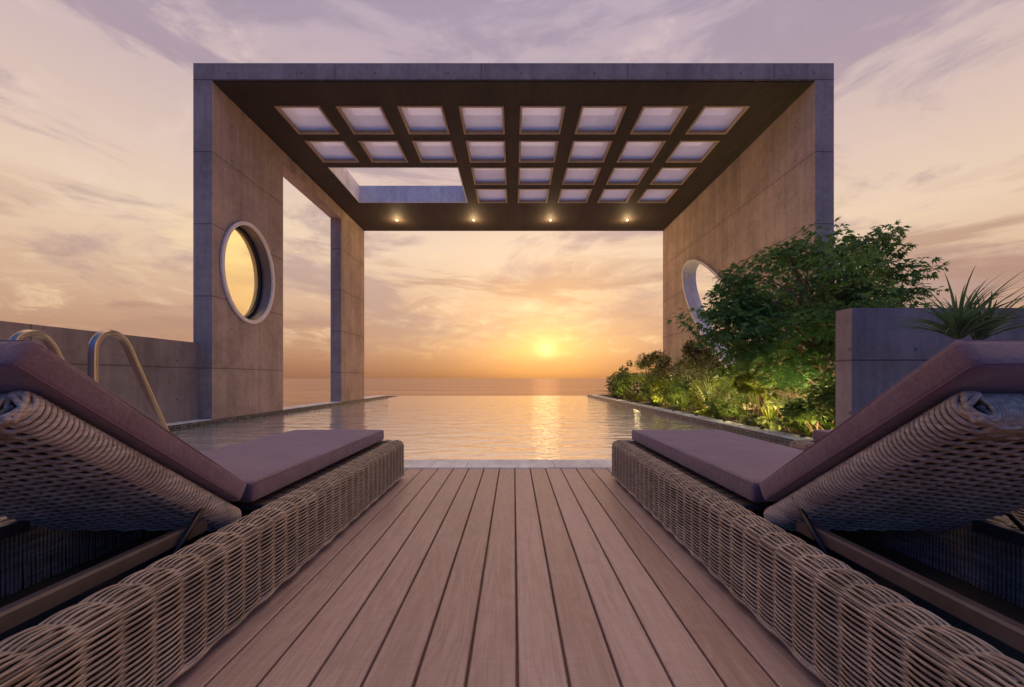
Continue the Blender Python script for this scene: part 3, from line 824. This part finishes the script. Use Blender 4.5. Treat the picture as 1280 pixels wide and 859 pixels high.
def blades(name, base, n, length, width, mat, label, cat, group=None, spread=.9, stem_h=0.0, arch=.8, seg=7, zoff=0.0):
    root = empty(name, base, label, cat, group)
    g = MB()
    for i in range(n):
        a = RNG.uniform(0, 2*PI); L = length*RNG.uniform(.55, 1.1); tilt = spread*RNG.random()**.7; ar = arch*RNG.uniform(.5, 1.3)
        o = np.array([math.cos(a), math.sin(a), 0])*.03*RNG.random()+np.array([0, 0, stem_h*RNG.uniform(.85, 1)+zoff])
        side = np.array([-math.sin(a), math.cos(a), 0]); p = o.copy(); th = tilt; vs = []; W_ = width*RNG.uniform(.7, 1.2)
        for k in range(seg+1):
            t_ = k/seg; w_ = W_*(.55+.9*t_ if t_ < .35 else .87*(1-(t_-.35)/.65)**.8)
            dirv = np.array([math.cos(a)*math.sin(th), math.sin(a)*math.sin(th), math.cos(th)])
            nn = np.cross(dirv, side)*w_*.25
            vs += [tuple(p-side*w_+nn), tuple(p-nn*.6), tuple(p+side*w_+nn)]
            p = p+dirv*L/seg; th += ar/seg*(1+t_)
        fs = []
        for k in range(seg): fs += [(k*3, k*3+1, k*3+4, k*3+3), (k*3+1, k*3+2, k*3+5, k*3+4)]
        g.add(vs, fs, True)
    g.build('leaves', M[mat], root)
    return root

# Japanese maple: trunk, limbs and a layered crown
mt = empty('maple_tree', (4.55, 5.9, .03), 'spreading dark green maple with a slim reddish trunk behind the short grey wall', 'tree')
tr = MB(); cw = MB()
tpts = bez([(0, 0, -.1), (.02, .0, .35), (-.01, .02, .75), (.03, 0, 1.15), (.0, .05, 1.6)], 6)
tr.tube(tpts, .05, 8, radii=np.linspace(.052, .03, len(tpts)))
CB = np.array([4.55, 5.9, .03])
def pad(px, py, depth, rpx, flat=.42, n=70, size=.085):
    """a leaf layer given where it sits; returns centre in tree coordinates"""
    x = (px-642)*depth/500; z = .8+(473-py)*depth/500; r = rpx*depth/500
    return np.array([x, depth, z])-CB, r, flat, n, size
pads = []
for px, py, d, r, n in [
    (925, 372, 5.6, 40, 80), (900, 392, 5.5, 26, 46), (908, 352, 5.9, 30, 50), (955, 345, 6.0, 42, 90), (1000, 330, 6.1, 40, 90),
    (960, 385, 5.7, 44, 95), (1005, 370, 5.6, 46, 100), (1045, 345, 5.9, 42, 90), (1040, 318, 6.2, 36, 70), (1080, 330, 6.1, 34, 70),
    (1072, 362, 5.7, 42, 95), (1098, 312, 6.2, 24, 40), (1104, 338, 6.2, 28, 55), (1108, 362, 6.0, 28, 50), (1132, 372, 6.0, 17, 22),
    (930, 415, 5.6, 44, 90), (980, 415, 5.5, 46, 95), (1030, 405, 5.5, 46, 95), (1065, 400, 5.6, 40, 80), (905, 428, 5.7, 26, 40),
    (960, 442, 5.8, 36, 60), (1010, 440, 5.9, 34, 55), (1050, 430, 6.0, 30, 50), (985, 322, 6.4, 26, 40), (1020, 350, 6.5, 44, 90), (970, 365, 6.5, 46, 90),
    (1068, 376, 6.6, 46, 90), (1100, 385, 6.3, 40, 70), (945, 400, 6.4, 44, 80), (1010, 392, 6.6, 48, 90), (1118, 350, 6.4, 20, 26), (892, 398, 5.6, 13, 12), (888, 418, 5.6, 11, 10), (1152, 364, 6.1, 13, 10), (1112, 299, 6.3, 11, 9), (1070, 303, 6.2, 14, 12), (985, 312, 6.2, 16, 14), (965, 458, 5.9, 34, 55), (1005, 462, 6.1, 32, 50), (1045, 455, 6.3, 32, 50), (985, 440, 6.4, 40, 60), (925, 445, 6.0, 28, 40), (1094, 302, 6.3, 16, 20)]:
    pads.append(pad(px, py, d, r, n=n))
for c, r, fl, n, size in pads:
    # two or three sprays per layer
    for q in range(4):
        o = np.array([RNG.normal()*.6*r, RNG.normal()*.7*r, RNG.normal()*.36*r])
        clump(cw, 'palm', c+o, r*(.55+.4*RNG.random()), int(n*1.15), size*1.02, .35, 1.0, .5)
    anch = np.array([0, 0, .9+.6*RNG.random()]); e = c
    mid_ = anch+(e-anch)*.5+np.array([RNG.normal()*.08, RNG.normal()*.08, .15])
    lp = bez([anch, mid_, e], 6); tr.tube(lp, .02, 6, radii=np.linspace(.022, .005, len(lp)))
    for q in range(5):
        tp = e+np.array([RNG.normal()*r*.6, RNG.normal()*r*.6, RNG.normal()*r*.25]); lp = bez([lp[len(lp)//2] if q == 0 else mid_+(e-mid_)*RNG.random(), (e+tp)/2+np.array([0, 0, .03]), tp], 4)
        tr.tube(lp, .006, 4, radii=np.linspace(.007, .002, len(lp)))
for (ex, ey, ez, sz) in [(-.55, -.15, .95, .55), (-.5, .1, .6, .35), (.35, -.1, .8, .4), (-.35, -.25, .55, .2), (-.6, .0, .40, .2)]:
    lp = bez([(0, 0, sz), (ex*.5, ey*.5, (sz+ez)/2+.03), (ex, ey, ez)], 5); tr.tube(lp, .012, 5, radii=np.linspace(.016, .005, len(lp)))
tr.build('trunk', M['bark'], mt); cw.build('crown', M['leaf_maple'], mt)

# understorey, near to far: base position, lobes, leaf kind
S = shrub
S('leafy_shrub', (4.05, 5.2, .03), [(0, 0, .38, .36, .30)], 'oval', 'leaf_mid', 520, .10, 'mid green leafy shrub at the foot of the short grey wall', clumps=22)
S('leafy_shrub', (4.50, 5.35, .03), [(0, 0, .45, .36, .32)], 'oval', 'leaf_mid', 420, .11, 'broad leaved shrub tucked behind the wall end under the maple trunk', clumps=18)
S('yellow_shrub', (3.98, 5.75, .03), [(-.05, 0, .30, .32, .20), (.25, .2, .45, .3, .2)], 'oval', 'leaf_pale', 460, .085, 'pale yellow green shrub glowing in front of the maple trunk', clumps=22, flat=.5)
S('yellow_shrub', (4.12, 6.6, .03), [(0, 0, .72, .48, .16), (-.25, -.2, .55, .3, .12), (.3, .1, .9, .3, .12)], 'oval', 'leaf_bright', 900, .085, 'flat topped yellow green shrub lit beneath the maple crown', clumps=30, flat=.4)
S('leafy_shrub', (3.98, 7.5, .03), [(0, 0, .40, .42, .34)], 'needle', 'leaf_mid', 1300, .12, 'low feathery green shrub between the reeds and the coping', clumps=22)
S('ground_cover', (3.93, 6.55, .03), [(0, 0, .10, .26, .08), (.0, -.45, .10, .22, .07)], 'round', 'leaf_pale', 420, .075, 'low pale round leaved plant spilling over the coping below the maple', cat='plant', stems=0, clumps=18)
S('ground_cover', (3.95, 7.9, .03), [(0, 0, .10, .22, .07), (.0, .4, .08, .2, .06)], 'round', 'leaf_bright', 260, .07, 'low bright creeping plant at the bend of the lit coping', cat='plant', stems=0, clumps=14)
S('tall_shrub', (4.75, 7.8, .03), [(0, 0, .8, .5, .55)], 'oval', 'leaf_mid', 900, .09, 'bushy green shrub under the lower tip of the oval opening', clumps=26)
S('tall_shrub', (4.55, 9.3, .03), [(0, 0, .75, .5, .5), (0, .1, 1.3, .28, .25)], 'oval', 'leaf_olive', 1100, .075, 'rounded olive shrub with small leaves in front of the concrete wall', clumps=34)
S('feathery_shrub', (4.75, 10.4, .03), [(0, 0, .9, .5, .75), (.05, 0, 1.45, .34, .42)], 'needle', 'leaf_olive', 2600, .15, 'dark feathery bush against the wall beside the oval opening', clumps=40, droop=-.5, upn=.3)
S('leafy_shrub', (4.20, 8.6, .03), [(0, 0, .50, .38, .34)], 'oval', 'leaf_bright', 620, .075, 'golden green shrub with thin red stems above the coping', clumps=24)
S('leafy_shrub', (4.10, 9.7, .03), [(0, 0, .42, .42, .34)], 'needle', 'leaf_mid', 1200, .13, 'rounded soft green shrub at the middle of the coping', clumps=24)
S('yellow_shrub', (4.15, 10.8, .03), [(0, 0, .55, .40, .40)], 'round', 'leaf_bright', 700, .075, 'bright golden shrub behind the soft green mound near the coping', clumps=26)
S('leafy_shrub', (4.15, 12.0, .03), [(0, 0, .45, .46, .38)], 'oval', 'leaf_mid', 800, .085, 'dense green shrub leaning over the far coping', clumps=26)
S('tall_shrub', (4.75, 12.3, .03), [(0, 0, .85, .5, .6)], 'oval', 'leaf_olive', 900, .085, 'dull olive shrub at the rear corner of the concrete wall', clumps=28)
S('leafy_shrub', (4.15, 13.3, .03), [(0, 0, .5, .48, .42)], 'needle', 'leaf_bright', 1500, .14, 'light green feathery shrub on the far coping', clumps=26)
S('feathery_shrub', (4.80, 14.0, .03), [(0, 0, 1.0, .46, .75)], 'needle', 'leaf_olive', 1700, .15, 'upright wispy shrub just past the end of the concrete wall', clumps=30, droop=-.6, upn=.3)
S('leafy_shrub', (4.20, 14.7, .03), [(0, 0, .55, .52, .46)], 'oval', 'leaf_mid', 900, .095, 'green shrub second from the sea end of the bed', clumps=28)
S('tall_shrub', (4.35, 15.8, .03), [(-.1, 0, .6, .55, .5), (.2, 0, 1.05, .35, .35)], 'oval', 'leaf_mid', 1100, .095, 'last green shrub of the bed overhanging the sea end of the coping', clumps=34)
S('tall_shrub', (5.15, 6.4, .03), [(0, 0, .8, .6, .6)], 'oval', 'leaf_mid', 1000, .09, 'shadowed shrub behind the maple trunk', clumps=26)
S('tall_shrub', (5.0, 8.8, .03), [(0, 0, .9, .5, .6)], 'oval', 'leaf_mid', 900, .09, 'dark bush beneath the maple crown and close to the wall', clumps=26)
B = blades
GG = 'grasses and reeds in the planting bed'
B('reed_clump', (3.98, 6.2, .03), 46, .75, .009, 'leaf_bright', 'upright yellow green reeds growing by the coping below the maple', 'reeds', GG, .35, arch=.5)
B('reed_clump', (4.05, 8.25, .03), 42, 1.05, .010, 'leaf_pale', 'tall pale reeds in front of the golden shrub', 'reeds', GG, .35, arch=.6)
B('grass_clump', (4.05, 11.4, .03), 60, .95, .013, 'leaf_bright', 'arching bright grass near the middle of the far coping', 'grass clump', GG, .8, arch=1.0)
B('grass_clump', (4.15, 16.3, .03), 55, 1.15, .016, 'leaf_olive', 'arching grass at the sea end reaching over the pool', 'grass clump', GG, 1.1, arch=.9)
B('reed_clump', (4.75, 13.2, .03), 40, 1.75, .010, 'leaf_olive', 'thin tall reeds standing above the shrubs beside the wall end', 'reeds', GG, .2, arch=.25)
B('fern', (4.0, 5.45, .03), 40, .42, .02, 'leaf_mid', 'small arching fern nearest the second lounger', 'fern', GG, 1.1, arch=1.0)

# spiky potted plant in front of the short wall
yc = blades('spiky_plant', (3.80, 3.42, .018), 120, .62, .0145, 'leaf_yucca', 'spiky long leaved plant in front of the short grey wall', 'plant', None, 1.0, .0, .8, 9, zoff=1.12)
y2 = blades('foliage', (0, 0, 0), 44, .50, .0135, 'leaf_yucca', None, None, None, .75, .0, .9, 9)
y2c = y2.children[0]; y2c.parent = yc; y2c.location = (.20, .03, 1.10); y2c.rotation_euler = (0, .45, 0); bpy.data.objects.remove(y2)
sg_ = MB(); sp = bez([(0, 0, .4), (.01, 0, .7), (-.01, .01, .95), (0, 0, 1.10)], 6); sg_.tube(sp, .03, 8); sg_.tube(bez([(0, 0, .72), (.10, .02, .95), (.20, .03, 1.13)], 5), .02, 7); sg_.build('stem', M['bark'], yc)
pt = MB(); pt.lathe([(0, 0), (.15, 0), (.16, .01), (.19, .44), (.195, .46), (.165, .46), (.16, .42), (0, .42)], 28); pt.build('pot', M['pot'], yc)

# garden lamps in the bed
def stake_lamp(x, y, h, e, label):
    r = empty('garden_lamp', (x, y, .05), label, 'garden lamp', 'small lamps on stakes among the shrubs')
    g = MB(); g.tube([(0, 0, -.05), (0, 0, h+.03)], .008, 8); g.build('stake', M['lamp_metal'], r)
    g = MB(); g.lathe([(.009, h+.030), (.055, h+.012), (.062, h-.035), (.058, h-.035), (.050, h+.006), (.009, h+.020)], 16); g.build('hood', M['lamp_metal'], r)
    g = MB(); g.lathe([(.010, h-.012), (.030, h-.012), (.030, h+.004)], 14); g.build('lens', M['dim_lens'], r)
    ld = bpy.data.lights.new('garden_bulb', 'POINT'); ld.energy = e*.5; ld.color = (1, .82, .42); ld.shadow_soft_size = .18
    lo = bpy.data.objects.new('bulb', ld); COL.objects.link(lo); lo.parent = r; lo.location = (-.04, -.04, h-.10)
def garden_lamp(x, y, z, e, label, tgt=(0, 0, 1)):
    r = empty('garden_spotlight', (x if x > 4.5 else 3.72, y, .0425 if x < 4.5 else .08), label, 'garden lamp', 'small garden lamps in the planting bed')
    g = MB(); g.lathe([(0, 0), (.03, 0), (.034, .045), (.028, .045), (.026, .036)], 14); g.build('housing', M['lamp_metal'], r)
    g = MB(); g.lathe([(0, .040), (.026, .038)], 14); g.build('lens', M['dim_lens'], r)
    ld = bpy.data.lights.new('garden_bulb', 'SPOT'); ld.spot_size = 2.4; ld.spot_blend = .6; ld.energy = e; ld.energy = e*6.5; ld.color = (1, .76, .30); ld.shadow_soft_size = .25
    lo = bpy.data.objects.new('bulb', ld); COL.objects.link(lo); lo.parent = r; lo.location = (-.01, 0, .09); lo.rotation_euler = (0, -2.15, 0)
for x, y, z, e, lb in ((3.84, 5.15, .55, 9, 'small lit garden lamp at the foot of the fern'), (3.86, 5.98, .55, 12, 'small lit garden lamp in the reeds below the maple'), (3.88, 7.05, .6, 14, 'small lit garden lamp under the flat topped yellow shrub'),
        (3.86, 8.15, .6, 13, 'small lit garden lamp where the pale reeds meet the coping'), (3.86, 9.3, .65, 13, 'small lit garden lamp beside the golden shrub with red stems'), (3.86, 10.6, .65, 13, 'small lit garden lamp by the bright golden shrub at mid coping'),
        (3.86, 12.6, .7, 14, 'small lit garden lamp beside the dense shrub on the far coping'), (3.86, 14.4, .7, 14, 'small lit garden lamp near the sea end of the coping'), (4.95, 7.0, .6, 16, 'small lit garden lamp behind the maple trunk'), (4.9, 9.9, .7, 12, 'small lit garden lamp against the concrete wall')):
    garden_lamp(x, y, z, e, lb)

for x, y, h, e, lb in ((4.28, 5.62, .72, 34, 'hooded lamp on a stake beside the fern and the maple trunk'), (4.50, 6.75, .80, 85, 'hooded lamp on a stake under the maple crown behind the reeds'), (4.30, 7.55, .78, 40, 'hooded lamp on a stake between the flat topped shrub and the feathery shrub'),
        (4.45, 8.75, .80, 42, 'hooded lamp on a stake behind the tall pale reeds'), (4.45, 10.0, .80, 40, 'hooded lamp on a stake behind the soft green mound'), (4.50, 11.4, .85, 40, 'hooded lamp on a stake behind the arching bright grass'),
        (4.50, 14.2, .9, 46, 'hooded lamp on a stake among the last shrubs at the sea end')):
    stake_lamp(x, y, h, e, lb)

# ------------------------------------------------------------------ camera
cam_d = bpy.data.cameras.new('camera'); cam = bpy.data.objects.new('camera', cam_d); COL.objects.link(cam)
cam.location = (0, 0, .8); cam.rotation_euler = (PI/2, 0, 0)
cam_d.sensor_width = 36; cam_d.lens = 500/1280*36; cam_d.shift_x = -2/1280; cam_d.shift_y = 43.5/1280
cam_d.clip_start = .02; cam_d.clip_end = 200000
SC.camera = cam

# ------------------------------------------------------------------ light
AZ, EL = math.radians(4.6), math.radians(3.9)
sund = Vector((math.sin(AZ)*math.cos(EL), math.cos(AZ)*math.cos(EL), math.sin(EL)))
sl = bpy.data.lights.new('sun', 'SUN'); sl.energy = .006; sl.angle = math.radians(4); sl.color = (1, .62, .30)
so = bpy.data.objects.new('sun', sl); COL.objects.link(so); so.rotation_euler = (-sund).to_track_quat('-Z', 'Y').to_euler(); so.location = (2, 30, 6)

wd = bpy.data.worlds.new('World'); SC.world = wd; wd.use_nodes = True
t = NT(wd.node_tree); bg = t.n['Background']; out = t.n['World Output']
D = t.node('ShaderNodeTexCoord').outputs['Generated']
dx, dy, dz = t.sep(D)
zp = t.math('MAXIMUM', dz, 0.0)
S_ = lambda *st: [(p, lin(*c)) for p, c in st]
front = t.ramp(zp, S_((0, (150, 104, 80)), (.045, (172, 124, 100)), (.13, (200, 158, 132)), (.2, (220, 184, 154)), (.3, (234, 205, 178)), (.42, (220, 193, 180)), (.6, (192, 171, 180)), (.8, (172, 160, 186)), (1, (150, 150, 192))))
back = t.ramp(zp, S_((0, (46, 42, 52)), (.16, (46, 52, 76)), (.30, (22, 112, 236)), (.52, (28, 122, 255)), (.8, (120, 130, 190)), (1, (150, 150, 192))))
back = t.mix(1.0, back, (.25, .95, 1.0, 1), 'MULTIPLY')  # rear sky out of view pushed to blue, to tint the front faces
hl = t.math('SQRT', t.math('ADD', t.math('MULTIPLY', dx, dx), t.math('ADD', t.math('MULTIPLY', dy, dy), .0001)))
fc = t.math('DIVIDE', t.math('ADD', t.math('MULTIPLY', dx, math.sin(AZ)), t.math('MULTIPLY', dy, math.cos(AZ))), hl)
face = t.smooth(fc, -.36, .02)
sky = t.mix(face, back, front)
side_fill = t.math('MULTIPLY', t.math('MULTIPLY', t.smooth(fc, .50, .28), t.smooth(fc, -.20, .05)), t.smooth(dz, .62, .12))
sky = t.mix(side_fill, sky, (4.2, 1.95, .78, 1))  # added orange glow in the unseen side sky, warms the pergola's inner walls
zenith_fill = t.math('MULTIPLY', t.smooth(dz, .67, .90), t.smooth(dy, -.12, .35))
sky = t.mix(zenith_fill, sky, t.mix(1.0, sky, (9.5, 6.4, 2.0, 1), 'MULTIPLY'))  # unseen overhead sky brightened and warmed as fill for deck and coping
# clouds: streaked high layer, projected on a plane
pj = t.math('ADD', zp, .24)
pv = t.comb(t.math('DIVIDE', dx, pj), t.math('DIVIDE', dy, pj), 0.0)
c1 = t.noise(t.mapping(pv, loc=(3.1, 1.4, 0), rot=(0, 0, -.35), scale=(1.2, .95, 1)), 2.9, 10, .66, .9)
c2 = t.noise(t.mapping(D, loc=(4.7, 1.2, .6), rot=(0, .12, 0), scale=(1.7, 1.7, 5.2)), 1.5, 9, .62, .5)
c3 = t.noise(t.mapping(D, loc=(1.3, 0, .2), scale=(2.6, 2.6, 13)), 1.0, 8, .6, .6)
vis = t.smooth(zp, .01, .12)
hi = t.math('MULTIPLY', t.math('MULTIPLY', t.smooth(c1, .49, .66), vis), t.math('ADD', .35, t.math('MULTIPLY', .65, t.smooth(t.noise(t.mapping(pv, loc=(5, 8, 0)), .7, 3), .4, .6))))
sky = t.mix(t.math('MULTIPLY', hi, .78), sky, t.mix(face, lin(165, 165, 205), t.ramp(zp, S_((0, (225, 180, 130)), (.25, (238, 210, 182)), (.5, (226, 200, 194)), (1, (200, 185, 200))))))
lo_ = t.math('MULTIPLY', t.smooth(c2, .46, .60), vis)
sky = t.mix(t.math('MULTIPLY', lo_, .8), sky, t.mix(face, lin(105, 110, 150), t.ramp(zp, S_((0, (156, 116, 103)), (.25, (182, 151, 146)), (.5, (166, 145, 160)), (1, (150, 145, 175))))))
band = t.math('MULTIPLY', t.smooth(c3, .52, .66), t.math('MULTIPLY', t.smooth(zp, .03, .10), t.smooth(zp, .36, .20)))
sky = t.mix(t.math('MULTIPLY', band, t.math('MULTIPLY', face, .8)), sky, lin(178, 136, 118))
brt = t.math('MULTIPLY', t.smooth(c3, .46, .32), t.math('MULTIPLY', t.smooth(zp, .06, .14), t.smooth(zp, .42, .25)))
sky = t.mix(t.math('MULTIPLY', brt, t.math('MULTIPLY', face, .5)), sky, lin(250, 222, 170))
# glow about the low sun, cut by the haze bank on the horizon
dt = t.math('MAXIMUM', t.vmath('DOT_PRODUCT', D, tuple(sund)), 0.0)
hz = t.smooth(t.math('ADD', dz, t.math('MULTIPLY', t.math('SUBTRACT', c3, .5), .02)), .030, .075)
hz2 = t.math('ADD', .10, t.math('MULTIPLY', hz, .90))
def glow(p, colr, h): 
    g = t.math('MULTIPLY', t.math('POWER', dt, p), h)
    return t.mix(1.0, (*colr, 1), t.comb(g, g, g), 'MULTIPLY')
for p_, colr, h in ((9.0, (.10, .05, .01), hz2), (60.0, (.15, .08, .0), hz2), (350.0, (.22, .15, .01), hz), (4000.0, (.6, .45, .2), hz)):
    sky = t.mix(1.0, sky, glow(p_, colr, h), 'ADD')
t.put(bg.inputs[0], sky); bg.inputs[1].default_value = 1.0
ns = t.node('ShaderNodeTexSky', sky_type='NISHITA'); ns.sun_disc = False; ns.sun_elevation = EL; ns.sun_rotation = AZ; ns.dust_density = 2.0
b2 = t.node('ShaderNodeBackground'); t.l.new(ns.outputs[0], b2.inputs[0]); b2.inputs[1].default_value = .012
ad = t.node('ShaderNodeAddShader'); t.l.new(bg.outputs[0], ad.inputs[0]); t.l.new(b2.outputs[0], ad.inputs[1]); t.l.new(ad.outputs[0], out.inputs[0])

# ------------------------------------------------------------------ real size
for o in list(SC.objects):
    if o.parent is None and o.name != 'sea':
        o.location = o.location*SCALE; o.scale = o.scale*SCALE
for L_ in bpy.data.lights:
    if L_.type != 'SUN': L_.energy *= SCALE**2; L_.shadow_soft_size *= SCALE

SC.view_settings.view_transform = 'Standard'; SC.view_settings.look = 'None'
SC.view_settings.exposure = 0.0; SC.view_settings.gamma = 1.0; SC.view_settings.use_curve_mapping = False
SC.cycles.use_denoising = True
try: SC.cycles.denoiser = 'OPENIMAGEDENOISE'
except Exception: pass
SC.cycles.max_bounces = 8; SC.cycles.sample_clamp_indirect = 3; SC.cycles.sample_clamp_direct = 12; SC.cycles.caustics_refractive = False
